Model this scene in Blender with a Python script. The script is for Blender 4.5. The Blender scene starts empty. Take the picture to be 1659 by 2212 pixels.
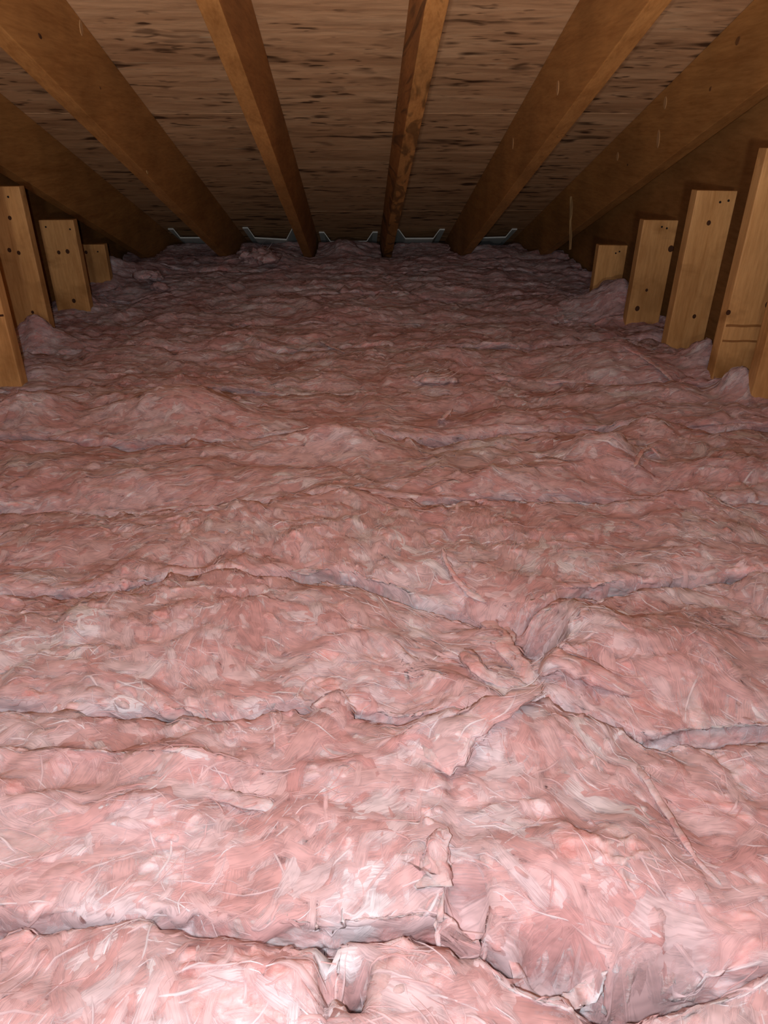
import bpy, math, random
import numpy as np
from mathutils import Vector, Matrix
random.seed(7)
RNG = np.random.default_rng(11)
scene = bpy.context.scene
COL = scene.collection

# ------------------------------------------------------------------ camera
FPX, PITCH, YAW = 1540.0, math.radians(28.0), math.radians(1.93)
CZ = 0.76                                   # lens height above the attic floor
cam_d = bpy.data.cameras.new('camera'); cam = bpy.data.objects.new('camera', cam_d); COL.objects.link(cam)
cam.location = (0, 0, CZ)
cam.rotation_euler = (math.radians(90) - PITCH, 0, -YAW)
cam_d.sensor_fit = 'VERTICAL'; cam_d.sensor_height = 36.0; cam_d.lens = 36.0 * FPX / 2212.0
cam_d.clip_start = 0.02; cam_d.clip_end = 50
scene.camera = cam

# ------------------------------------------------------------------ world, lamps, exposure
w = bpy.data.worlds.new('world'); scene.world = w; w.use_nodes = True
w.node_tree.nodes['Background'].inputs[0].default_value = (0.02, 0.018, 0.016, 1)
w.node_tree.nodes['Background'].inputs[1].default_value = 0.3
def lamp(name, loc, power, radius, col):
    d = bpy.data.lights.new(name, 'POINT'); d.energy = power; d.shadow_soft_size = radius; d.color = col
    o = bpy.data.objects.new(name, d); COL.objects.link(o); o.location = loc
    return o
lamp('phone_flash', (-0.03, -0.02, CZ + 0.01), 24.5, 0.008, (0.98, 0.97, 1.03))
d = bpy.data.lights.new('fill_spot', 'SPOT'); d.energy = 118.0; d.shadow_soft_size = 0.035; d.color = (1.0, 0.94, 0.88)  # added unseen fill behind the lens: lifts the deck, evens out flash falloff
d.spot_size = math.radians(112); d.spot_blend = 1.0
fill = bpy.data.objects.new('fill_spot', d); COL.objects.link(fill); fill.location = (-0.06, -0.50, CZ - 0.12)
fill.rotation_euler = Vector((0.03, math.cos(.68), math.sin(.68))).to_track_quat('-Z', 'Y').to_euler()
vs = scene.view_settings
vs.view_transform = 'Standard'; vs.look = 'None'; vs.gamma = 1.0; vs.use_curve_mapping = False
vs.exposure = 0.15
scene.cycles.max_bounces = 4; scene.cycles.diffuse_bounces = 2; scene.cycles.transparent_max_bounces = 9
scene.cycles.adaptive_threshold = 0.2

# ------------------------------------------------------------------ geometry of the place
TH = math.radians(18.43); CT, ST = math.cos(TH), math.sin(TH)   # 4/12 roof
P_LOW, P_DECK = 0.678, 0.893              # rafter underside / deck underside, square to the slope, from lens
ZI = 0.20                                 # nominal top of insulation
fwd = Vector((math.sin(YAW) * math.cos(PITCH), math.cos(YAW) * math.cos(PITCH), -math.sin(PITCH)))
rgt = Vector((math.cos(YAW), -math.sin(YAW), 0))
upv = rgt.cross(fwd)
def ray(px, py):
    return fwd + rgt * ((px - 829.5) / FPX) + upv * ((1106 - py) / FPX)
def on_floor(px, py, z=ZI):
    d = ray(px, py); s = (z - CZ) / d.z
    return Vector((d.x * s, d.y * s, z))
def on_depth(px, py, y):
    d = ray(px, py); s = y / d.y
    return Vector((d.x * s, y, CZ + d.z * s))
def roof(x, t, p):
    return Vector((x, t * CT + p * ST, CZ - t * ST + p * CT))

# ------------------------------------------------------------------ object helpers
def tag(o, label=None, cat=None, group=None, kind=None):
    if label: o['label'] = label
    if cat: o['category'] = cat
    if group: o['group'] = group
    if kind: o['kind'] = kind
    return o
def mesh_obj(name, verts, faces, mat, parent=None, smooth=False):
    me = bpy.data.meshes.new(name); me.from_pydata([tuple(v) for v in verts], [], faces); me.update()
    if smooth: me.polygons.foreach_set('use_smooth', [True] * len(me.polygons))
    if mat: me.materials.append(mat)
    o = bpy.data.objects.new(name, me); COL.objects.link(o)
    if parent: o.parent = parent
    return o
def grid_obj(name, V, nu, nv, mat, parent=None, smooth=True, attr=None):
    """V: (nu*nv,3) array, index = i*nv + j"""
    i, j = np.meshgrid(np.arange(nu - 1), np.arange(nv - 1), indexing='ij')
    a = (i * nv + j).ravel()
    F = np.stack([a, a + nv, a + nv + 1, a + 1], 1).astype(np.int32)
    return raw_obj(name, V, F, mat, parent, smooth, attr)
def raw_obj(name, V, F, mat, parent=None, smooth=True, attr=None, uv=None):
    me = bpy.data.meshes.new(name)
    me.vertices.add(len(V)); me.vertices.foreach_set('co', np.ascontiguousarray(V, np.float32).ravel())
    n = len(F)
    me.loops.add(n * 4); me.loops.foreach_set('vertex_index', np.ascontiguousarray(F, np.int32).ravel())
    me.polygons.add(n); me.polygons.foreach_set('loop_start', np.arange(0, n * 4, 4, dtype=np.int32))
    if smooth: me.polygons.foreach_set('use_smooth', np.ones(n, bool))
    me.update(calc_edges=True)
    if attr:
        for k, val in attr.items():
            at = me.attributes.new(k, 'FLOAT', 'POINT'); at.data.foreach_set('value', np.ascontiguousarray(val, np.float32))
    if uv is not None:
        l = me.uv_layers.new(name='uv'); l.data.foreach_set('uv', np.ascontiguousarray(uv[F.ravel()], np.float32).ravel())
    if mat: me.materials.append(mat)
    o = bpy.data.objects.new(name, me); COL.objects.link(o)
    if parent: o.parent = parent
    return o

# ------------------------------------------------------------------ numpy noise
def _hash(ix, iy, iz, seed):
    h = (ix * 374761393 + iy * 668265263 + iz * 2147483647 + seed * 974634777) & 0xFFFFFFFF
    h = ((h ^ (h >> 13)) * 1274126177) & 0xFFFFFFFF
    h = ((h ^ (h >> 16)) * 2246822519) & 0xFFFFFFFF
    return (h ^ (h >> 15)).astype(np.float64) / 4294967295.0
def vnoise(p, seed=0):
    """value noise in [-1,1]; p (n,3)"""
    f = np.floor(p); t = p - f; f = f.astype(np.int64)
    t = t * t * t * (t * (t * 6 - 15) + 10)
    r = np.zeros(len(p))
    for dx in (0, 1):
        wx = t[:, 0] if dx else 1 - t[:, 0]
        for dy in (0, 1):
            wy = t[:, 1] if dy else 1 - t[:, 1]
            for dz in (0, 1):
                wz = t[:, 2] if dz else 1 - t[:, 2]
                r += wx * wy * wz * _hash(f[:, 0] + dx, f[:, 1] + dy, f[:, 2] + dz, seed)
    return r * 2 - 1
def fbm(p, octs=3, seed=0):
    r = 0; a = 1.0; s = 0
    for k in range(octs):
        r = r + a * vnoise(p * (2.03 ** k) + 17.3 * k, seed + k); s += a; a *= .5
    return r / s
def billow(p, octs=2, seed=0):
    r = 0; a = 1.0; s = 0
    for k in range(octs):
        r = r + a * (1 - 2.2 * np.abs(vnoise(p * (2.1 ** k) + 9.1 * k, seed + k))); s += a; a *= .5
    return -r / s            # rounded tops, sharp creases
def noise1(x, seed, scale):
    x = np.atleast_1d(np.asarray(x, float)); p = np.stack([x / scale, x * 0 + .37, x * 0 + .71], 1)
    return fbm(p, 3, seed)

# ------------------------------------------------------------------ materials
def new_mat(name):
    m = bpy.data.materials.new(name); m.use_nodes = True
    nt = m.node_tree; b = nt.nodes['Principled BSDF']
    return m, nt, nt.nodes, nt.links, b
def N(nt, typ, **kw):
    n = nt.nodes.new(typ)
    for k, v in kw.items():
        if k in n.inputs: n.inputs[k].default_value = v
        else: setattr(n, k, v)
    return n
def coords(nt, scale, kind='Object', rot=(0, 0, 0), loc=(0, 0, 0)):
    tc = nt.nodes.new('ShaderNodeTexCoord'); mp = nt.nodes.new('ShaderNodeMapping')
    mp.inputs['Scale'].default_value = scale; mp.inputs['Rotation'].default_value = rot; mp.inputs['Location'].default_value = loc
    nt.links.new(tc.outputs[kind], mp.inputs['Vector']); return mp.outputs['Vector']
def ramp(nt, fac, stops, interp='LINEAR'):
    r = nt.nodes.new('ShaderNodeValToRGB'); cr = r.color_ramp; cr.interpolation = interp
    while len(cr.elements) < len(stops): cr.elements.new(0.5)
    for e, (p, c) in zip(cr.elements, stops):
        e.position = p; e.color = (c[0], c[1], c[2], 1) if not isinstance(c, (int, float)) else (c, c, c, 1)
    nt.links.new(fac, r.inputs['Fac']); return r.outputs['Color']
def mix(nt, a, b, fac, mode='MIX'):
    m = nt.nodes.new('ShaderNodeMix'); m.data_type = 'RGBA'; m.blend_type = mode
    for sock, v in ((m.inputs['Factor'], fac), (m.inputs['A'], a), (m.inputs['B'], b)):
        if isinstance(v, (int, float)): sock.default_value = v
        elif isinstance(v, tuple): sock.default_value = (v[0], v[1], v[2], 1)
        else: nt.links.new(v, sock)
    # colour sockets share names; set the RGBA ones explicitly
    return m.outputs['Result']
def cmix(nt, a, b, fac, mode='MIX'):
    m = nt.nodes.new('ShaderNodeMixRGB'); m.blend_type = mode
    for i, v in ((0, fac), (1, a), (2, b)):
        if isinstance(v, (int, float)): m.inputs[i].default_value = v if i == 0 else (v, v, v, 1)
        elif isinstance(v, tuple): m.inputs[i].default_value = (v[0], v[1], v[2], 1)
        else: nt.links.new(v, m.inputs[i])
    return m.outputs[0]
def noise_n(nt, vec, scale, detail=3, rough=.55, dist=0.0):
    n = nt.nodes.new('ShaderNodeTexNoise'); n.inputs['Scale'].default_value = scale
    n.inputs['Detail'].default_value = detail; n.inputs['Roughness'].default_value = rough; n.inputs['Distortion'].default_value = dist
    nt.links.new(vec, n.inputs['Vector']); return n.outputs['Fac']
def bump_n(nt, h, strength, dist):
    b = nt.nodes.new('ShaderNodeBump'); b.inputs['Strength'].default_value = strength; b.inputs['Distance'].default_value = dist
    nt.links.new(h, b.inputs['Height']); return b.outputs['Normal']

def wood_mat(name, dark, light, along='Y', grain=9.0, streak=0.35, rough=.62, stain=None, seed=0.0, flame=0.0):
    m, nt, ns, L, b = new_mat(name)
    s = {'X': (1.0, grain, grain), 'Y': (grain, 1.0, grain), 'Z': (grain, grain, 1.0)}[along]
    v = coords(nt, s, loc=(seed, seed * 1.7, seed * .6))
    n1 = noise_n(nt, v, 3.2, 5, .6, .6)
    n2 = noise_n(nt, v, 16.0, 3, .6, .2)
    iso = coords(nt, (1, 1, 1), loc=(seed * 2.1, seed, seed))
    n3 = noise_n(nt, iso, 3.5, 3, .5)
    c = ramp(nt, n1, [(.28, dark), (.72, light)])
    c = cmix(nt, c, ramp(nt, n2, [(.3, tuple(.72 * x for x in dark)), (.62, light)]), streak)
    c = cmix(nt, c, ramp(nt, n3, [(.3, .68), (.65, 1.08)]), .8, 'MULTIPLY')
    if flame:
        vf = coords(nt, (14.0, .8, 14.0), loc=(seed, 0, 3.0))
        fl = noise_n(nt, vf, 1.5, 2, .5, 1.2)
        c = cmix(nt, c, ramp(nt, fl, [(.40, .22), (.50, 1.0)]), flame, 'MULTIPLY')
    if stain:
        ns_ = noise_n(nt, iso, 6.0, 4, .6, .5)
        c = cmix(nt, c, stain, ramp(nt, ns_, [(.52, 0.0), (.70, .75)]))
    L.new(c, b.inputs['Base Color']); b.inputs['Roughness'].default_value = rough
    b.inputs['Specular IOR Level'].default_value = .25
    L.new(bump_n(nt, n2, .25, .002), b.inputs['Normal'])
    return m

def plywood_mat(name, seed):
    m, nt, ns, L, b = new_mat(name)
    v = coords(nt, (1.0, 7.0, 7.0), loc=(seed, seed * .7, 0))
    n1 = noise_n(nt, v, 2.2, 5, .62, .8)
    n2 = noise_n(nt, v, 9.0, 4, .6, .4)
    c = ramp(nt, n1, [(.32, (.44, .235, .115)), (.5, (.60, .34, .175)), (.66, (.74, .45, .245))])
    c = cmix(nt, c, ramp(nt, n2, [(.3, .72), (.6, 1.05)]), .7, 'MULTIPLY')
    # dark veneer checks: short dashes lying along the face grain
    def dashes(c, sc, lo, hi, depth, off, maskscale):
        vd = coords(nt, (1.0, 3.6, 3.6), loc=(off, off * .3, 0))
        nd = noise_n(nt, vd, sc, 1.5, .5, .35)
        mk = noise_n(nt, coords(nt, (1, 1.6, 1.6), loc=(off * 2, 5, 0)), maskscale, 2, .5)
        f = nt.nodes.new('ShaderNodeMath'); f.operation = 'MULTIPLY'
        L.new(ramp(nt, nd, [(lo, 0.0), (hi, 1.0)]), f.inputs[0]); L.new(ramp(nt, mk, [(.40, 0.0), (.56, 1.0)]), f.inputs[1])
        f2 = nt.nodes.new('ShaderNodeMath'); f2.operation = 'MULTIPLY'; L.new(f.outputs[0], f2.inputs[0]); f2.inputs[1].default_value = depth
        return cmix(nt, c, (.045, .016, .006), f2.outputs[0])
    c = dashes(c, 7.0, .58, .68, .9, 3.3 + seed, 2.6)
    c = dashes(c, 14.0, .60, .70, .85, 8.1 + seed, 4.0)
    c = dashes(c, 4.6, .64, .74, .7, 1.1 + seed, 1.7)
    # pale torn flecks
    nf = noise_n(nt, coords(nt, (1.0, 9.0, 9.0), loc=(seed, 20, 1)), 9.0, 1, .5)
    c = cmix(nt, c, (.58, .40, .24), ramp(nt, nf, [(.72, 0.0), (.78, .8)]))
    L.new(c, b.inputs['Base Color']); b.inputs['Roughness'].default_value = .7
    b.inputs['Specular IOR Level'].default_value = .2
    L.new(bump_n(nt, n2, .3, .003), b.inputs['Normal'])
    return m

def flat_mat(name, col, rough=.6, metallic=0.0, spec=.3):
    m, nt, ns, L, b = new_mat(name)
    v = coords(nt, (1, 1, 1)); n = noise_n(nt, v, 60, 3, .6)
    L.new(cmix(nt, tuple(x * .8 for x in col), tuple(min(1, x * 1.1) for x in col), n), b.inputs['Base Color'])
    b.inputs['Roughness'].default_value = rough; b.inputs['Metallic'].default_value = metallic
    b.inputs['Specular IOR Level'].default_value = spec
    return m

PINKS = dict(deep=(.57, .255, .245), salmon=(.69, .38, .365), pink=(.72, .49, .49), pale=(.76, .615, .635), grey=(.50, .40, .39), white=(.84, .775, .80))
def fibre_colour(nt, L, vary, stretch):
    """patchy spun-glass colour: salmon, pink and washed-out flakes drawn out along the fibres"""
    v0 = coords(nt, (1, 1, 1))
    warp = nt.nodes.new('ShaderNodeTexNoise'); warp.inputs['Scale'].default_value = 7; warp.inputs['Detail'].default_value = 1
    L.new(v0, warp.inputs['Vector'])
    va = nt.nodes.new('ShaderNodeVectorMath'); va.operation = 'SUBTRACT'; L.new(warp.outputs['Color'], va.inputs[0]); va.inputs[1].default_value = (.5, .5, .5)
    vb = nt.nodes.new('ShaderNodeVectorMath'); vb.operation = 'SCALE'; L.new(va.outputs[0], vb.inputs[0]); vb.inputs['Scale'].default_value = .16
    vc = nt.nodes.new('ShaderNodeVectorMath'); vc.operation = 'ADD'; L.new(v0, vc.inputs[0]); L.new(vb.outputs[0], vc.inputs[1])
    mp = nt.nodes.new('ShaderNodeMapping'); mp.inputs['Scale'].default_value = (1.0, stretch, stretch); L.new(vc.outputs[0], mp.inputs['Vector'])
    vec = mp.outputs['Vector']
    a = noise_n(nt, vec, 9, 3, .6, .3)
    bb = noise_n(nt, vec, 24, 3, .62, .5)
    cc = noise_n(nt, vec, 75, 2, .6, 0)
    P = PINKS
    col = ramp(nt, a, [(.34, P['deep']), (.44, P['salmon']), (.53, P['pink']), (.63, P['pale'])])
    col2 = ramp(nt, bb, [(.34, P['deep']), (.44, P['salmon']), (.51, P['pink']), (.59, P['pale']), (.69, P['white'])])
    c = cmix(nt, col, col2, .55)
    c = cmix(nt, c, P['grey'], ramp(nt, noise_n(nt, vec, 14, 2, .5, 0), [(.52, 0.0), (.63, .65)]))
    c = cmix(nt, c, ramp(nt, cc, [(.3, .74), (.65, 1.12)]), .7, 'MULTIPLY')
    return c, vec, cc, bb
def batt_mat(name, stretch, seed=0):
    m, nt, ns, L, b = new_mat(name)
    c, vec, cc, bb = fibre_colour(nt, L, 0, stretch)
    L.new(c, b.inputs['Base Color']); b.inputs['Roughness'].default_value = .9
    b.inputs['Specular IOR Level'].default_value = .08
    b.inputs['Subsurface Weight'].default_value = .7; b.inputs['Subsurface Radius'].default_value = (1.0, .55, .5); b.inputs['Subsurface Scale'].default_value = .012
    fine = noise_n(nt, vec, 190, 2, .7, 0)
    h = cmix(nt, bb, fine, .4)
    L.new(bump_n(nt, h, .45, .005), b.inputs['Normal'])
    return m
def wisp_mat(name):
    """thin torn flakes of the same wool; ragged edges are cut by a fibre-wise mask"""
    m, nt, ns, L, b = new_mat(name)
    cc = noise_n(nt, coords(nt, (1, 1.6, 1.6)), 60, 1, .6, 0)
    at = N(nt, 'ShaderNodeAttribute', attribute_name='tone')
    P = PINKS
    tone = ramp(nt, at.outputs['Fac'], [(0.0, (.60, .32, .31)), (.3, (.68, .395, .385)), (.55, P['pink']), (.8, P['pale']), (1.0, P['white'])])
    c = cmix(nt, tone, ramp(nt, cc, [(.3, .78), (.65, 1.10)]), .7, 'MULTIPLY')
    uvn = nt.nodes.new('ShaderNodeUVMap'); uvn.uv_map = 'uv'
    sep = nt.nodes.new('ShaderNodeSeparateXYZ'); L.new(uvn.outputs[0], sep.inputs[0])
    def M(op, x, y=None):
        n = nt.nodes.new('ShaderNodeMath'); n.operation = op
        for i, q in enumerate((x, y)):
            if q is None: continue
            if isinstance(q, (int, float)): n.inputs[i].default_value = q
            else: L.new(q, n.inputs[i])
        return n.outputs[0]
    # u in [-1,1] along, v in [-1,1] across (stored +seed*4 on u so that each flake is cut differently)
    us = M('SUBTRACT', sep.outputs['X'], M('MULTIPLY', M('ROUND', M('DIVIDE', sep.outputs['X'], 4.0)), 4.0))
    edge = M('SUBTRACT', 1.0, M('MAXIMUM', M('MULTIPLY', us, us), M('MULTIPLY', sep.outputs['Y'], sep.outputs['Y'])))
    mp = nt.nodes.new('ShaderNodeMapping'); mp.inputs['Scale'].default_value = (1.3, 5.0, 1); L.new(uvn.outputs[0], mp.inputs['Vector'])
    fn = noise_n(nt, mp.outputs['Vector'], 1.6, 2, .6, 0)
    al = M('MULTIPLY', M('SUBTRACT', M('ADD', M('MULTIPLY', edge, .8), M('MULTIPLY', fn, 1.3)), .80), 1.7)
    cl = nt.nodes.new('ShaderNodeClamp'); L.new(al, cl.inputs['Value'])
    L.new(c, b.inputs['Base Color']); b.inputs['Roughness'].default_value = .9; b.inputs['Specular IOR Level'].default_value = .08
    L.new(M('MULTIPLY', cl.outputs[0], .80), b.inputs['Alpha'])
    b.inputs['Subsurface Weight'].default_value = 0.0
    return m

MAT = {}
for k in range(6):
    MAT['rafter%d' % k] = wood_mat('rafter_wood_%d' % k, (.36, .145, .036), (.60, .29, .090), 'Y', 10, .3, .6, None, 3.1 * k, .75 if k == 3 else 0)
MAT['board'] = [wood_mat('board_pine_%d' % k, (.54, .255, .078), (.80, .45, .175), 'Z', 9, .3, .6, (.30, .135, .035), 2.3 * k + 1) for k in range(4)]
MAT['wall'] = wood_mat('gable_wood', (.34, .14, .036), (.52, .24, .075), 'Y', 6, .35, .65, None, 5.0)
MAT['ply'] = [plywood_mat('plywood_%d' % k, 2.7 * k) for k in range(3)]
MAT['knot'] = flat_mat('knot_dark', (.07, .026, .010), .6)
MAT['knot_pale'] = flat_mat('knot_brown', (.20, .085, .028), .6)
MAT['sap'] = flat_mat('splinter_pale', (.52, .32, .14), .7)
MAT['nail'] = flat_mat('nail_iron', (.03, .025, .022), .5, .5)
MAT['baffle'] = flat_mat('baffle_foam', (.78, .83, .80), .5)
MAT['scrape'] = flat_mat('scraped_wood', (.55, .30, .13), .7)
MAT['gypsum'] = flat_mat('ceiling_board', (.30, .29, .30), .85)
MAT['batt_near'] = batt_mat('glass_wool_near', 1.25)
MAT['batt_far'] = batt_mat('glass_wool_streaky', 2.3)
MAT['wisp'] = wisp_mat('glass_wool_wisp')

# ------------------------------------------------------------------ the setting
XL, XR = -1.22, 1.07
Y0, Y1 = -1.6, 5.0
def box(name, lo, hi, mat, parent=None):
    x0, y0, z0 = lo; x1, y1, z1 = hi
    V = [(x0, y0, z0), (x1, y0, z0), (x1, y1, z0), (x0, y1, z0), (x0, y0, z1), (x1, y0, z1), (x1, y1, z1), (x0, y1, z1)]
    F = [(0, 3, 2, 1), (4, 5, 6, 7), (0, 1, 5, 4), (1, 2, 6, 5), (2, 3, 7, 6), (3, 0, 4, 7)]
    return mesh_obj(name, V, F, mat, parent)
tag(box('floor', (XL - .1, Y0, -.04), (XR + .1, Y1 + .1, 0.0), MAT['gypsum']), kind='structure')
def deck_z(y): return roof(0, (y - P_DECK * ST) / CT, P_DECK).z
def gable(name, x0, x1):
    prof = [(Y0, 0.0), (Y1, 0.0), (Y1, max(.02, deck_z(Y1) + .01)), (Y0, deck_z(Y0) + .01)]
    V = [(x0, y, z) for y, z in prof] + [(x1, y, z) for y, z in prof]
    F = [(3, 2, 1, 0), (4, 5, 6, 7), (0, 1, 5, 4), (1, 2, 6, 5), (2, 3, 7, 6), (3, 0, 4, 7)]
    return tag(mesh_obj(name, V, F, MAT['wall']), kind='structure')
gable('wall_left', XL - .03, XL); gable('wall_right', XR, XR + .03)
tag(box('wall_back', (XL - .03, Y0 - .05, 0), (XR + .03, Y0, deck_z(Y0) + .05), MAT['wall']), kind='structure')

# roof deck: backing slab + plywood sheets with open joints
def slab(name, x0, x1, t0, t1, p0, p1, mat, parent=None):
    V = [roof(x, t, p) for p in (p0, p1) for x, t in ((x0, t0), (x1, t0), (x1, t1), (x0, t1))]
    F = [(0, 1, 2, 3), (7, 6, 5, 4), (0, 4, 5, 1), (1, 5, 6, 2), (2, 6, 7, 3), (3, 7, 4, 0)]
    return mesh_obj(name, V, F, mat, parent)
ceil = tag(slab('ceiling', XL - .05, XR + .05, -2.1, 5.25, P_DECK + .016, P_DECK + .03, MAT['wall']), kind='structure')
rows_t = [-2.1, -1.25, .0, 1.25, 2.50, 3.77, 5.02, 5.25]
for r in range(len(rows_t) - 1):
    cuts = [XL - .04, (.146 if r % 2 else -.258), XR + .04]
    for c in range(2):
        slab('plywood_sheet', cuts[c] + .0015, cuts[c + 1] - .0015, rows_t[r] + .0015, rows_t[r + 1] - .0015, P_DECK + random.uniform(-.001, .001), P_DECK + .015, MAT['ply'][(r + c) % 3], ceil)
# nail points driven through the deck
for px, py, ln in ((599, 215, .05), (1515, 122, .014)):
    d = ray(px, py); nrm = Vector((0, ST, CT)); s = P_DECK / d.dot(nrm); q = Vector((d.x * s, d.y * s, CZ + d.z * s))
    V = []; n = 8
    for r_, z_ in ((.0026, .004), (.0024, -ln * .8), (.0003, -ln)):
        for k in range(n): V.append((q.x + r_ * math.cos(k * math.tau / n), q.y + r_ * math.sin(k * math.tau / n), q.z + z_))
    F = [(a * n + k, a * n + (k + 1) % n, (a + 1) * n + (k + 1) % n, (a + 1) * n + k) for a in range(2) for k in range(n)]
    mesh_obj('nail', V, F, MAT['nail'], ceil)

# ------------------------------------------------------------------ rafters
def timber(name, V8, mat, bev=.0025):
    """8 corners (bottom 4, top 4) -> chamfered box mesh, origin at the middle of the lower end"""
    import bmesh
    org = sum((Vector(v) for v in V8[:4]), Vector()) / 4
    bm = bmesh.new(); vs_ = [bm.verts.new(Vector(v) - org) for v in V8]
    for f in ((0, 3, 2, 1), (4, 5, 6, 7), (0, 1, 5, 4), (1, 2, 6, 5), (2, 3, 7, 6), (3, 0, 4, 7)): bm.faces.new([vs_[i] for i in f])
    bmesh.ops.recalc_face_normals(bm, faces=bm.faces)
    if bev: bmesh.ops.bevel(bm, geom=list(bm.edges), offset=bev, segments=2, affect='EDGES', profile=.6)
    me = bpy.data.meshes.new(name); bm.to_mesh(me); bm.free(); me.materials.append(mat)
    o = bpy.data.objects.new(name, me); COL.objects.link(o); o.location = org
    return o
def disc(name, c, u, v, ru, rv, mat, parent, h=.0012):
    n = 12; nrm = u.cross(v).normalized(); V = []
    for k in range(n):
        a = k * math.tau / n; V.append(c + u * (ru * math.cos(a)) + v * (rv * math.sin(a)) - nrm * .001)
    for k in range(n):
        a = k * math.tau / n; V.append(c + u * (ru * .8 * math.cos(a)) + v * (rv * .8 * math.sin(a)) + nrm * h)
    F = [(k, (k + 1) % n, n + (k + 1) % n, n + k) for k in range(n)] + [tuple(range(n, 2 * n))]
    V = [q - parent.location for q in V]
    return mesh_obj(name, V, F, mat, parent)
RW = .041
raf_x = [-1.082, -.680, -.258, .146, .542, .950]        # centre lines
raf_lab = ['dark rafter hugging the gable wall above the three nailed upright boards',
           'wide orange rafter with a pale chip and a small knot hole on its side',
           'narrow-looking rafter with a nail point hanging from the deck beside it',
           'rafter with dark flame-shaped grain streaks running along its side',
           'rafter with one round brown knot on its lower edge',
           'broad rafter with pale scrapes and a vertical splinter on its side']
RT0, RT1 = -1.75, 4.75
RD, RU = Vector((0, CT, -ST)), Vector((0, ST, CT))
rafters = []
for k, x in enumerate(raf_x):
    V8 = [roof(x + s * RW / 2, t, p) for p in (P_LOW, P_DECK - .0015) for s, t in ((-1, RT0), (1, RT0), (1, RT1), (-1, RT1))]
    o = timber('rafter', V8, MAT['rafter%d' % k], .0022)
    tag(o, raf_lab[k], 'rafter', 'rafters carrying the plywood roof deck'); rafters.append(o)
def on_raf_side(k, px, py):
    sx = raf_x[k] + (RW / 2 if raf_x[k] < 0 else -RW / 2); d = ray(px, py); s = sx / d.x
    return Vector((sx, d.y * s, CZ + d.z * s)), (Vector((1, 0, 0)) if raf_x[k] < 0 else Vector((-1, 0, 0)))
def on_raf_under(px, py):
    d = ray(px, py); s = P_LOW / d.dot(RU); return Vector((d.x * s, d.y * s, CZ + d.z * s))
def side_disc(k, px, py, ru, rv, mat, name='knot'):
    q, n = on_raf_side(k, px, py); u = RD; v = n.cross(u)
    disc(name, q, u, v, ru, rv, mat, rafters[k])
side_disc(1, 86, 78, .010, .005, MAT['knot']); side_disc(1, 216, 190, .008, .003, MAT['knot_pale'])
side_disc(1, 318, 372, .012, .006, MAT['sap'], 'chip')
side_disc(5, 1594, 88, .014, .010, MAT['knot_pale']); side_disc(5, 1535, 192, .008, .006, MAT['knot_pale']); side_disc(5, 1356, 356, .005, .004, MAT['knot'])
for k_, px, py, rv in ((5, 1437, 222, .020), (5, 1422, 300, .030), (5, 1334, 338, .016), (4, 1205, 190, .020), (4, 1108, 310, .020), (1, 175, 60, .02)):
    side_disc(k_, px, py, .013, rv, MAT['scrape'], 'scrape')
q = on_raf_under(1213, 293); disc('knot', q, RD, RD.cross(RU).normalized() * -1, .017, .012, MAT['knot_pale'], rafters[4])
# splinter standing on the side of the last rafter
q, n = on_raf_side(5, 1234, 425); q2, _ = on_raf_side(5, 1232, 540)
V = []
for a, wd in ((0, .010), (.2, .030), (.33, .024), (.45, .008), (.75, .026), (1, .014)):
    c = q.lerp(q2, a)
    for s, h in ((-1, .0), (0, .006), (1, .0)): V.append(c + RD * (s * wd) + n * h - rafters[5].location)
mesh_obj('splinter', V, [(a * 3 + b, a * 3 + b + 1, a * 3 + b + 4, a * 3 + b + 3) for a in range(5) for b in range(2)], MAT['sap'], rafters[5])

# ------------------------------------------------------------------ vent baffles in the bays
def baffle(xa, xb, t0, label, depth=.048, sag=0.0, lean=0.0):
    """folded foam chute: flange, sloped side, flat floor, sloped side, flange; open end faces the room"""
    th = .007; e = .028; s = .036; drop = P_DECK - .003
    prof = [(xa, drop), (xa + e, drop), (xa + e + s, drop - depth), (xb - e - s, drop - depth - sag), (xb - e, drop + lean * 0), (xb, drop)]
    V = []; n = len(prof)
    for t in (t0, t0 + .62):
        for dp in (0, -th):
            for x, p in prof: V.append(roof(x, t, p + dp))
    F = []
    for k in range(n - 1):
        F += [(n + k, n + k + 1, k + 1, k)]                                   # front edge
        F += [(k, k + 1, 2 * n + k + 1, 2 * n + k)]                           # upper face
        F += [(n + k + 1, n + k, 3 * n + k, 3 * n + k + 1)]                   # lower face
        F += [(2 * n + k, 2 * n + k + 1, 3 * n + k + 1, 3 * n + k)]
    F += [(0, n, 3 * n, 2 * n), (n - 1, 3 * n - 1, 4 * n - 1, 2 * n - 1)]
    org = roof((xa + xb) / 2, t0, P_DECK - depth)
    o = mesh_obj('vent_baffle', [v - org for v in V], F, MAT['baffle']); o.location = org
    return tag(o, label, 'vent baffle', 'vent baffles at the eave')
bl = ['pale vent baffle between the dark wall-side rafter and the chipped orange rafter',
      'sagging pale vent baffle between the chipped rafter and the nail-side rafter',
      'pale vent baffle between the nail-side rafter and the flame-grained rafter',
      'pale vent baffle between the flame-grained rafter and the knotted rafter',
      'pale vent baffle between the knotted rafter and the scraped splintered rafter']
for k in range(5):
    xa, xb = raf_x[k] + RW / 2 + .004, raf_x[k + 1] - RW / 2 - .004
    mid = (xa + xb) / 2; hw = [.165, .150, .165, .142, .150][k]
    off = [.01, -.01, .0, -.005, -.01][k]
    baffle(mid - hw + off, mid + hw + off, [4.12, 4.10, 4.22, 4.16, 4.16][k], bl[k], [.046, .052, .05, .047, .046][k], [0, .010, .0, 0, -.004][k])

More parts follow.
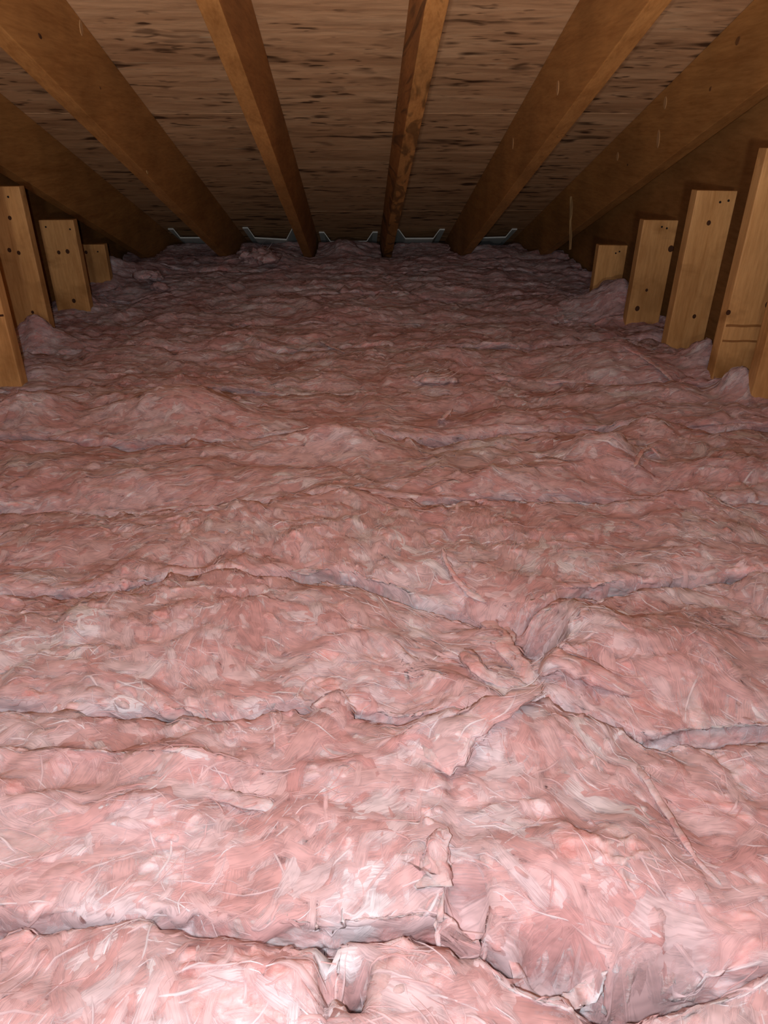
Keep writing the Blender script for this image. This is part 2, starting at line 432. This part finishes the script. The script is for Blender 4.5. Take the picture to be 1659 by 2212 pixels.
# ------------------------------------------------------------------ upright boards along both sides
def upright(xl, xr, yf, ztop, zbot, label, mi, tilt=0.0, knots=(), nails=(), thick=.038, clip=0):
    x0, x1 = xl, xr; y0, y1 = yf, yf + thick
    V8 = [(x, y, zbot) for x, y in ((x0, y0), (x1, y0), (x1, y1), (x0, y1))] + [(x, y, ztop) for x, y in ((x0, y0), (x1, y0), (x1, y1), (x0, y1))]
    o = timber('upright_board', V8, MAT['board'][mi % 4], .003)
    u, v = Vector((1, 0, 0)), Vector((0, 0, 1))
    for a, b, r in knots: disc('knot', Vector((xl + a * (xr - xl), yf, ztop - b)), u, v, r, r * 1.15, MAT['knot'], o)
    for a, b in nails: disc('nail_head', Vector((xl + a * (xr - xl), yf, ztop - b)), u, v, .0036, .0036, MAT['nail'], o)
    o.rotation_euler = (0, tilt, 0)
    return tag(o, label, 'board', 'upright pine boards along the attic sides')
T = math.radians(1.0)
upright(.895, 1.005, 2.80, CZ - .372, .05, 'shortest upright board, half buried in wool beside scraped rafter', 0, T, (), ((.62, .028), (.74, .022)))
upright(.893, 1.005, 2.39, CZ - .243, .05, 'stained upright board with chipped corner and a large round knot', 1, T, ((.27, .275, .0085), (.45, .215, .005), (.93, .085, .010)), ((.70, .024), (.55, .02)))
upright(.890, 1.000, 2.04, CZ - .135, .05, 'clean tan upright board with one dark knot near its top', 2, T, ((.45, .080, .0065), (.60, .33, .006), (.72, .445, .006)), ((.62, .028), (.82, .024)))
wm = upright(.897, 1.008, 1.745, CZ - .030, .05, 'tall stained upright board with dark watermark bands above the wool', 3, T, ((.02, .36, .006), (.88, .34, .010)), ((.4, .03),))
upright(.918, 1.030, 1.585, CZ + .04, .05, 'honey-coloured upright board standing in front of the watermarked board', 1, T, ((.3, .42, .007),), ())
upright(-1.150, -1.036, 3.12, CZ - .402, .05, 'low upright board with fluffy wool piled against its foot', 1, -T * .3, ((.3, .03, .007),), ((.72, .028),))
upright(-1.088, -.970, 2.65, CZ - .262, .05, 'upright board with two knots side by side below two nail heads', 3, -T * .3, ((.40, .105, .0065), (.66, .102, .0075), (.55, .27, .0075)), ((.18, .022), (.86, .030)))
upright(-1.098, -.980, 2.306, CZ - .137, .05, 'weathered upright board with scattered small knots and a single nail head', 2, -T * .3, ((.60, .085, .006), (.40, .175, .0065), (.62, .183, .006), (.62, .36, .005)), ((.68, .028),))
sp = upright(-.965, -.850, 1.76, CZ + .03, .05, 'spliced upright board with a horizontal joint line across it', 0, -T * .3, (), ())

def band(name, o, px, py, yf, w_, h_, mat):
    z = on_depth(px, py, yf).z - o.location.z
    n = 9; V = []
    for k in range(n):
        a = k / (n - 1) - .5; wob = .0007 * math.sin(k * 1.3 + py)
        for dz, dy in ((-h_ / 2, .001), (-h_ / 2, -.0006), (h_ / 2, -.0006), (h_ / 2, .001)): V.append((a * w_, yf - o.location.y + dy, z + dz + wob))
    F = [(k * 4 + c, k * 4 + c + 1, k * 4 + c + 5, k * 4 + c + 4) for k in range(n - 1) for c in range(3)] + [(3, 2, 1, 0), tuple((n - 1) * 4 + c for c in range(4))]
    return mesh_obj(name, V, F, mat, o)
MAT['stain'] = flat_mat('water_stain', (.36, .155, .045), .7)
band('stain_band', wm, 1600, 704, 1.745, .104, .006, MAT['stain']); band('stain_band', wm, 1590, 737, 1.745, .104, .005, MAT['stain'])
band('joint', sp, 10, 682, 1.76, .112, .005, MAT['knot'])

# ------------------------------------------------------------------ glass wool batts
# row borders measured on the floor, near -> far
def fy(py, px=700): return on_floor(px, py).y
EDGES = [-.75, -.22, .06, fy(1990), fy(1522), fy(1236), fy(1062), fy(935), fy(838), fy(742), fy(690), fy(632), fy(585), 4.30]
LUMPS = []      # px, py, sx(m), sy(m), amp(m), rot
def lump(px, py, sx, sy, amp, rot=0.0): q = on_floor(px, py); LUMPS.append((q.x, q.y, sx, sy, amp, math.radians(rot)))
lump(1300, 1900, .11, .05, .035, -12)       # block at lower right
lump(1005, 1945, .007, .022, -.07, -6)      # slit beside it
lump(1205, 2052, .022, .009, -.10, -14)
lump(1420, 2098, .045, .008, -.07, 10)
lump(560, 2110, .05, .03, .022, 0)
lump(705, 2110, .005, .05, -.03, 0)
lump(770, 2125, .012, .016, -.10, 0)
lump(1160, 1352, .020, .024, -.12, 0)
lump(1090, 1312, .05, .012, -.03, -12)      # pit
lump(1265, 1340, .060, .055, .030, 0)       # ball beside the pit
lump(1215, 1425, .03, .02, .03, 0)
lump(1450, 1400, .12, .06, .022, 10)
lump(930, 1580, .08, .03, .03, 25)
lump(300, 1650, .16, .018, .022, -4)
lump(250, 1760, .16, .03, .018, -8)
lump(500, 1300, .16, .06, .015, 0)
lump(1300, 985, .06, .06, .045, 0)
lump(1400, 930, .07, .05, .045, 0)
lump(1560, 1010, .12, .05, .030, 0)
lump(1480, 1060, .05, .03, .02, 0)
lump(1060, 1035, .16, .05, .025, 0)
lump(400, 890, .14, .09, .045, 0)
lump(60, 900, .10, .06, .05, 0)
lump(700, 950, .12, .04, .03, 0)
lump(1330, 770, .22, .14, .050, 0)          # low dome in front of the right hand boards
lump(1400, 730, .12, .10, .025, 0)
LUMPS.append((.935, 2.60, .085, .12, .12, 0.0)); LUMPS.append((.78, 2.62, .10, .10, .035, 0.0))
lump(1520, 790, .06, .06, .07, 0)
lump(1590, 850, .05, .05, .05, 0)
lump(70, 730, .08, .06, .07, 0)
lump(170, 655, .08, .08, .06, 0)
lump(230, 600, .10, .12, .08, 0)
lump(330, 590, .12, .12, .05, 0)
lump(590, 560, .16, .20, .06, 0)
lump(740, 545, .10, .20, .05, 0)
lump(1050, 555, .14, .2, .035, 0)
lump(100, 800, .10, .08, .03, 0)
def base_h(x, y):
    p = np.stack([x, y, x * 0], 1)
    h = .030 * fbm(p * np.array([2.2, 3.0, 1]), 3, 5)
    for lx, ly, sx, sy, amp, rot in LUMPS:
        dx, dy = x - lx, y - ly; c, s = math.cos(rot), math.sin(rot)
        a = (dx * c + dy * s) / sx; b = (-dx * s + dy * c) / sy
        h += amp * np.exp(-(a * a + b * b))
    # wool climbs towards the eave between the rafters
    h += np.clip((y - 3.75) / .7, 0, 1) * .03
    return h
EDGE_PTS = {3: [(0, 1985), (350, 1972), (690, 2012), (930, 1985), (1100, 2045), (1340, 2112), (1500, 2088), (1659, 2062)],
            4: [(0, 1520), (250, 1528), (500, 1545), (640, 1512), (760, 1535), (900, 1548), (1170, 1490), (1400, 1575), (1659, 1560)],
            5: [(0, 1268), (150, 1262), (350, 1238), (700, 1235), (900, 1290), (1120, 1325), (1220, 1265), (1400, 1240), (1659, 1222)],
            6: [(0, 1082), (400, 1072), (660, 1062), (900, 1078), (1250, 1058), (1659, 1068)]}
def edge_curve(k, x):
    wob = .012 + .006 * min(k, 6)
    if k in EDGE_PTS:
        q = [on_floor(px, py) for px, py in EDGE_PTS[k]]
        return np.interp(x, [v.x for v in q], [v.y for v in q]) + .007 * noise1(x, 40 + k, .09)
    return EDGES[k] + wob * noise1(x, 40 + k, .35)
ROWZ = [0, 0, -.002, .000, -.002, .003, -.002, .004, .000, .006, .002, .006, .008, .012]
row_lab = ['pink glass wool batt farthest from the eave, along the back of the attic',
           'pink glass wool batt second from the back wall of the attic',
           'pale pink batt with a dark gap along one edge and a grey hole',
           'thick pink batt with a pale sweeping fold and long curled strand',
           'salmon batt with a torn pit, flaps and a faded print',
           'greyish pink batt with a thin upright curled wisp',
           'pink batt with a lumpy bright edge and rounded heap',
           'dull pink batt with a small standing tuft',
           'brownish pink batt with a pale knobbly fold along it',
           'dusky batt humped in front of the clean tan board',
           'dusky pink batt beside the board with the large round knot',
           'dim batt beside the low board with wool at its foot',
           'dark pink batt pushed under the rafter ends at the eave']
def normals(G):
    du = np.gradient(G, axis=0); dv = np.gradient(G, axis=1)
    n = np.cross(du, dv); n /= np.linalg.norm(n, axis=2, keepdims=True) + 1e-9
    return n
def wool_disp(V, n, near, seed):
    """push the surface out along its normal in rounded tufts with tight creases"""
    nu, nv = V.shape[:2]
    st = np.array([1.0, 1.25, 1.25]) if near else np.array([.55, 1.2, 1.2])
    P = V.reshape(-1, 3)
    wp = np.stack([fbm(P * 7 + 3.1, 2, seed + 50), fbm(P * 7 + 9.7, 2, seed + 51), fbm(P * 7 + 5.5, 2, seed + 52)], 1) * .05
    Q = (P + wp) * st
    d = (.015 if near else .019) * billow(Q * 5.5, 2, 3) + (.0055 if near else .0095) * billow(Q * 15 + wp * 30, 2, 8)
    for sc, am, sd in ((3.4, .0060, 61), (6.5, .0035, 64)):
        f = fbm((P + wp * 1.6) * st * sc, 2, sd) * 3.2 + 11
        t = f - np.floor(f)
        saw = np.where(t < .86, (t / .86) ** 2, (1 - t) / .14)
        msk = np.clip(.5 + 1.1 * vnoise(P * 5.0, sd + 5), 0, 1)
        d = d + am * (saw - .4) * msk
    V = V + n * d.reshape(nu, nv, 1)
    n = normals(V)
    P = V.reshape(-1, 3); Q = (P + wp * .5) * st
    d = .0024 * billow(Q * 42, 2, 21) + .0008 * vnoise(Q * 130, 33)
    return V + n * d.reshape(nu, nv, 1)
batts = []; samples = []
for k in range(len(EDGES) - 1):
    near = k <= 5
    dist = max(.45, (EDGES[k] + EDGES[k + 1]) / 2)
    visible = k >= 2
    step = .0028 * max(1.0, dist / .9) if visible else .02
    xa, xb = XL + .03, XR - .02
    if near and visible:
        step = .0021 if k > 2 else .0024
        half = .62 if k < 5 else .80
        nl = int((-half - xa) / .006); nc = int(2 * half / step); nr = int((xb - half) / .006)
        xs = np.concatenate([np.linspace(xa, -half, nl, endpoint=False), np.linspace(-half, half, nc, endpoint=False), np.linspace(half, xb, nr)])
    else:
        xs = np.linspace(xa, xb, int((xb - xa) / step))
    nu = len(xs)
    wrow = EDGES[k + 1] - EDGES[k]
    nv = int((wrow + .20) / (step * .85))
    gap = .003
    e0 = edge_curve(k, xs) + gap; e1 = edge_curve(k + 1, xs) - gap
    # cross-section: up the near face, over a rounded shoulder, across, down the far face
    r = .010 if near else .016; side = .085
    s = np.linspace(0, 1, nv); tot = side + wrow + side
    L_ = s * tot
    yy = np.clip((L_ - side) / wrow, 0, 1)
    zz = np.where(L_ < side, L_ - side, np.where(L_ > side + wrow, side + wrow - L_, 0))
    u_in = np.minimum(yy * wrow, (1 - yy) * wrow)
    rnd = np.where(u_in < r, -(r - np.sqrt(np.maximum(0, r * r - (r - u_in) ** 2))), 0)
    pil = (-.005 if near else -.009) * np.abs(2 * yy - 1) ** 3
    X = np.repeat(xs[:, None], nv, 1)
    Y = e0[:, None] + (e1 - e0)[:, None] * yy[None, :]
    Z = ZI + (zz + rnd + pil)[None, :] + base_h(X.ravel(), Y.ravel()).reshape(nu, nv) + ROWZ[k]
    G = np.stack([X, Y, Z], 2)
    n = normals(G)
    if visible: G = wool_disp(G, n, near, 100)
    if EDGES[k + 1] > 3.3:          # tucked below the vent baffles and around the rafter ends
        yy_, xx_ = G[:, :, 1], G[:, :, 0]
        lim = CZ + P_DECK / CT - yy_ * ST / CT - .075
        und = CZ + P_LOW / CT - yy_ * ST / CT - .004
        for xr in raf_x: lim = np.where(np.abs(xx_ - xr) < RW / 2 + .008, np.minimum(lim, und), lim)
        G[:, :, 2] = np.minimum(G[:, :, 2], lim)
    G[:, :, 2] = np.maximum(G[:, :, 2], .012)
    org = np.array([0, (EDGES[k] + EDGES[k + 1]) / 2, 0])
    o = grid_obj('insulation_batt', (G - org).reshape(-1, 3), nu, nv, MAT['batt_near' if near else 'batt_far'])
    o.location = org
    tag(o, row_lab[k], 'insulation', 'pink glass wool batts across the attic floor')
    batts.append(o)
    samples.append((G, normals(G), L_, side, wrow, xs))
    print('batt', k, nu, nv)

# torn flakes: most lie draped on the batt, a few stand free
def bil(A, fi, fj):
    nu, nv = A.shape[:2]
    fi = np.clip(fi, 0, nu - 1.001); fj = np.clip(fj, 0, nv - 1.001)
    i = fi.astype(int); j = fj.astype(int); a = (fi - i)[:, None]; b = (fj - j)[:, None]
    return (A[i, j] * (1 - a) + A[i + 1, j] * a) * (1 - b) + (A[i, j + 1] * (1 - a) + A[i + 1, j + 1] * a) * b
def wisps(k, count, Lr, near, free, slim=False, grid=None, parent=None):
    par = batts[k]
    if grid is None: G, n, L_, side, wrow, xs = samples[k]
    else: G, n, L_, side, wrow, xs = grid
    nu, nv = G.shape[:2]
    dl = L_[1] - L_[0]; ar = np.arange(nu)
    cx = RNG.uniform(xs[2], xs[-3], count); ci = np.interp(cx, xs, ar); cj = (RNG.uniform(side - .01, side + wrow + .01, count)) / dl
    C = bil(G, ci, cj); Nn = bil(n, ci, cj)
    if near: ang = RNG.normal(0, .6, count) + 1.6 * vnoise(C * 5, 77)
    else: ang = RNG.normal(0, .25, count) + .5 * vnoise(C * 5, 77)
    Ln = RNG.uniform(Lr[0], Lr[1], count) * np.where(RNG.random(count) < .12, 1.6, 1); Wd = Ln * RNG.uniform(.18, .48, count)
    if free: Ln *= .8; Wd *= .55
    if slim: Wd = RNG.uniform(.0010, .0034, count) * (1 if near else 1.6); Ln *= 1.2
    bend = RNG.normal(0, .14, count) * Ln
    A, Bn = 8, 4
    U, Vv = np.meshgrid(np.linspace(-1, 1, A), np.linspace(-1, 1, Bn), indexing='ij'); U = U.ravel(); Vv = Vv.ravel()
    taper = (1 - .75 * U ** 4); m = A * Bn
    pu = U[None] * Ln[:, None] * .5
    pv = (Vv * taper)[None] * Wd[:, None] * .5 + (U ** 2)[None] * bend[:, None]
    ca, sa = np.cos(ang)[:, None], np.sin(ang)[:, None]
    ox, ol = pu * ca - pv * sa, pu * sa + pv * ca
    fi = np.interp((cx[:, None] + ox).ravel(), xs, ar); fj = (cj[:, None] + ol / dl).ravel()
    P = bil(G, fi, fj).reshape(count, m, 3); Q = bil(n, fi, fj).reshape(count, m, 3)
    Nb = np.repeat(Nn[:, None, :], m, 1)
    h = RNG.uniform(.0012, .0035, count)[:, None] * (1.15 - .7 * np.maximum(np.abs(U), np.abs(Vv)))[None]
    P = P + Q * h[:, :, None]
    if free:
        up = np.maximum(0, U)[None] ** 2 * (Ln * RNG.uniform(.1, .55, count))[:, None]
        P = P + Nb * up[:, :, None]
    i, j = np.meshgrid(np.arange(A - 1), np.arange(Bn - 1), indexing='ij'); a = (i * Bn + j).ravel()
    f = np.stack([a, a + Bn, a + Bn + 1, a + 1], 1)
    F = (f[None] + (np.arange(count) * m)[:, None, None]).reshape(-1, 4)
    tone = np.repeat(np.clip(RNG.normal(.66 if slim else .53, .17, count) + .22 * vnoise(C * 11, 91), 0, 1), m)
    uv = np.stack([(U[None, :] * .98 + 4 * np.arange(count)[:, None]).ravel(), np.tile(Vv, count)], 1)
    o = raw_obj('loose_fibres', P.reshape(-1, 3) - np.array(batts[k].location), F, MAT['wisp'], parent or batts[k], True, {'tone': tone}, uv)
    o['kind'] = 'stuff'
for k in range(2, len(batts)):
    nearf = k <= 5
    cnt = int((1700 if k < 9 else 1200) * (EDGES[k + 1] - EDGES[k]) / .26)
    wisps(k, cnt, (.03, .085) if nearf else (.03, .10), nearf, False)
    wisps(k, cnt // 14, (.02, .045), nearf, True)
    wisps(k, int(cnt * 1.3), (.02, .06), nearf, False, True)

# ------------------------------------------------------------------ torn flaps, strands and tufts on the batts
def surf_z(x, y):
    best = None
    for k in range(2, len(samples)):
        G = samples[k][0]
        if not (EDGES[k] - .12 <= y <= EDGES[k + 1] + .12): continue
        i = np.clip(np.searchsorted(samples[k][5], x), 2, G.shape[0] - 3)
        row = G[i - 2:i + 3].reshape(-1, 3); dd = (row[:, 0] - x) ** 2 + (row[:, 1] - y) ** 2
        near_ = np.argsort(dd)[:6]
        if dd[near_[0]] > .0012: continue
        z = row[near_, 2].max()
        if best is None or z > best[0]: best = (z, k)
    return best if best else (ZI, int(np.clip(np.searchsorted(EDGES, y) - 1, 2, len(samples) - 1)))
def on_wool(px, py, lift=0.0):
    z = ZI
    for _ in range(5):
        q = on_floor(px, py, z); z, k = surf_z(q.x, q.y); z += lift
    return on_floor(px, py, z), k
def flap(name, label, pts, seed, mat='batt_near'):
    """pts: (px, py, lift m, width m, thickness m); a tapering tongue of wool with a lumpy, frayed skin"""
    C = []; ks = []
    for px, py, lift, wd, th in pts:
        q, k = on_wool(px, py, lift); C.append((q, wd, th)); ks.append(k)
    k = max(set(ks), key=ks.count); org = Vector(batts[k].location)
    n = len(C); nu = 40; nc = 24
    ctrl = np.array([[*q, wd, th * .7] for q, wd, th in C])
    tt = np.linspace(0, n - 1, nu)
    path = np.stack([np.interp(tt, range(n), ctrl[:, c]) for c in range(5)], 1)
    for _ in range(3):
        path[1:-1] = (path[:-2] + 2 * path[1:-1] + path[2:]) / 4
    T = np.gradient(path[:, :3], axis=0); T /= np.linalg.norm(T, axis=1, keepdims=True) + 1e-9
    S = np.cross(T, np.array([0, 0, 1.0])); S /= np.linalg.norm(S, axis=1, keepdims=True) + 1e-9
    Nn = np.cross(S, T)
    a = np.linspace(0, math.tau, nc, endpoint=False)
    end = np.clip(np.minimum(np.arange(nu), np.arange(nu)[::-1]) / 3.0, .08, 1)
    G = path[:, None, :3] + S[:, None, :] * (np.cos(a)[None, :, None] * (path[:, 3] * .5 * end)[:, None, None]) \
        + Nn[:, None, :] * (np.sin(a)[None, :, None] * (path[:, 4] * .5 * end)[:, None, None])
    P = G.reshape(-1, 3); cen = np.repeat(path[:, None, :3], nc, 1).reshape(-1, 3)
    out = P - cen; ln = np.linalg.norm(out, axis=1, keepdims=True) + 1e-6
    d = (.45 * billow(P * 24, 2, seed) + .22 * vnoise(P * 70, seed + 3) + .12 * vnoise(P * 160, seed + 4))[:, None]
    P = P + out * d
    i, j = np.meshgrid(np.arange(nu - 1), np.arange(nc), indexing='ij')
    F = np.stack([i * nc + j, (i + 1) * nc + j, (i + 1) * nc + (j + 1) % nc, i * nc + (j + 1) % nc], -1).reshape(-1, 4)
    o = raw_obj(name, P - np.array(org), F, MAT[mat], batts[k])
    o['label'] = label
    Gp = P.reshape(nu, nc, 3); Gp = np.concatenate([Gp, Gp[:, :1]], 1); nn = -normals(Gp)
    if (nn * (Gp - path[:, None, :3])).sum() < 0: nn = -nn
    ln_ = float(np.linalg.norm(np.diff(path[:, :3], axis=0), axis=1).sum()); circ = float(np.mean(path[:, 3] + path[:, 4]) * 1.6)
    gr = (Gp, nn, np.linspace(0, circ, nc + 1), .0, circ, np.linspace(0, ln_, nu))
    sz = float(np.mean(path[:, 3]))
    wisps(k, 26, (sz * .7, sz * 1.6), False, False, False, gr, o)
    wisps(k, 30, (sz * .6, sz * 1.8), False, True, True, gr, o)
    return o
flap('torn_flap', 'wide pale flap of wool with a ragged tip', [(905, 1640, -.004, .060, .02), (975, 1585, .006, .062, .022), (1050, 1545, .012, .045, .018), (1115, 1508, .016, .030, .013), (1172, 1480, .020, .012, .006)], 1)
flap('torn_flap', 'forked ribbon of wool beside the pit', [(1010, 1305, .004, .010, .005), (1050, 1335, .010, .022, .010), (1095, 1395, .008, .032, .014), (1135, 1455, .0, .036, .014), (1155, 1490, -.006, .03, .012)], 2)
flap('torn_flap', 'second prong of the forked ribbon', [(1058, 1300, .006, .008, .005), (1085, 1335, .010, .014, .008), (1110, 1390, .006, .018, .010)], 3)
flap('torn_flap', 'curling lower flap below the ribbon', [(1000, 1405, .004, .014, .008), (1030, 1440, .006, .02, .010), (1070, 1472, .004, .022, .010), (1140, 1480, .0, .02, .01)], 4)
flap('tuft', 'fresh pink tuft inside the pit', [(1128, 1325, .004, .014, .012), (1152, 1345, .010, .024, .02), (1165, 1370, .004, .016, .012)], 5)
flap('torn_flap', 'knobbly lobe next to the pit', [(1160, 1455, .0, .03, .02), (1205, 1425, .010, .045, .03), (1255, 1435, .006, .035, .024), (1330, 1475, .0, .03, .016), (1420, 1500, -.006, .024, .012)], 6)
flap('strand', 'long pale curled strand', [(1340, 1632, .002, .014, .004), (1385, 1668, .005, .009, .004), (1425, 1730, .005, .008, .004), (1460, 1785, .005, .008, .004), (1490, 1835, .004, .007, .004), (1515, 1870, .002, .006, .003), (1575, 1930, -.001, .003, .002)], 7)
flap('strand', 'thin wisp standing up and curling', [(955, 1180, .012, .003, .003), (962, 1210, .010, .006, .004), (985, 1250, .006, .008, .005), (1020, 1285, .002, .014, .007), (1060, 1300, .0, .02, .008)], 8)
flap('strand', 'small upright curled wisp', [(978, 882, .030, .004, .003), (955, 905, .020, .016, .006), (945, 930, .008, .014, .007), (905, 950, .0, .016, .008)], 9, 'batt_far')
flap('strand', 'short curled wisp on the fold', [(690, 735, .012, .012, .006), (715, 748, .006, .018, .008), (745, 762, .0, .012, .006)], 10, 'batt_far')
flap('tuft', 'pale knobbly tuft', [(880, 822, .004, .05, .03), (930, 818, .010, .05, .035), (990, 820, .006, .05, .03)], 11, 'batt_far')
flap('tuft', 'pale rolled edge of wool', [(1060, 812, .004, .03, .02), (1130, 822, .006, .04, .022), (1210, 822, .006, .04, .022), (1290, 828, .002, .03, .018)], 12, 'batt_far')
flap('strand', 'pale curved fibre bundle', [(1340, 745, .004, .012, .006), (1390, 770, .006, .018, .008), (1430, 800, .004, .016, .007), (1465, 835, .0, .012, .006)], 13, 'batt_far')
flap('strand', 'curled fibre bundle on the heap', [(1370, 1010, .010, .010, .006), (1385, 975, .016, .010, .006), (1405, 965, .012, .010, .006), (1430, 990, .004, .010, .005)], 14, 'batt_far')
flap('torn_flap', 'folded flap at the batt seam', [(700, 1505, .004, .040, .014), (725, 1530, .004, .040, .014), (745, 1580, .0, .02, .008)], 15)
flap('torn_flap', 'pale torn edge beside the slit', [(965, 1790, .008, .012, .006), (945, 1830, .008, .024, .012), (930, 1890, .006, .034, .014), (915, 1960, .0, .03, .012)], 16)
flap('strand', 'pale fold line', [(300, 1680, .0, .016, .006), (470, 1715, .003, .018, .007), (600, 1745, .0, .014, .006)], 18)
for px, py, lift, w_, sd in ((320, 592, .02, .09, 29), (345, 615, .02, .06, 31), (560, 552, .02, .14, 30)):
    flap('tuft', 'loose tuft of wool', [(px - w_ * 260, py + 8, lift * .2, w_ * .6, w_ * .4), (px, py, lift, w_, w_ * .75), (px + w_ * 260, py + 10, lift * .2, w_ * .6, w_ * .4)], sd, 'batt_far')
# faint smudged print left on the facing
def print_patch(px, py, wpx, hpx):
    m, nt, ns, L, b = new_mat('faded_print')
    v = coords(nt, (1, 2.6, 1)); n = noise_n(nt, v, 130, 2, .6, .3)
    b.inputs['Base Color'].default_value = (.16, .14, .16, 1); b.inputs['Roughness'].default_value = .95
    uvn = nt.nodes.new('ShaderNodeUVMap'); uvn.uv_map = 'uv'
    g = nt.nodes.new('ShaderNodeTexGradient'); g.gradient_type = 'SPHERICAL'; L.new(uvn.outputs[0], g.inputs['Vector'])
    mu = nt.nodes.new('ShaderNodeMath'); mu.operation = 'MULTIPLY'
    L.new(ramp(nt, n, [(.56, 0.0), (.68, .8)]), mu.inputs[0]); L.new(ramp(nt, g.outputs['Fac'], [(0.0, 0.0), (.5, 1.0)]), mu.inputs[1])
    L.new(mu.outputs[0], b.inputs['Alpha'])
    V = []; UV = []; k = 4
    for a in np.linspace(-1, 1, 14):
        for c in np.linspace(-1, 1, 10):
            q, k = on_wool(px + a * wpx / 2, py + c * hpx / 2, .0035); V.append(q); UV.append((a, c))
    i, j = np.meshgrid(np.arange(13), np.arange(9), indexing='ij'); a = (i * 10 + j).ravel()
    o = raw_obj('faded_print', np.array(V) - np.array(batts[k].location), np.stack([a, a + 10, a + 11, a + 1], 1), m, batts[k], True, None, np.array(UV))
    o['label'] = 'faded grey smudge of print'
print_patch(1540, 1345, 110, 80); print_patch(890, 1440, 110, 80)
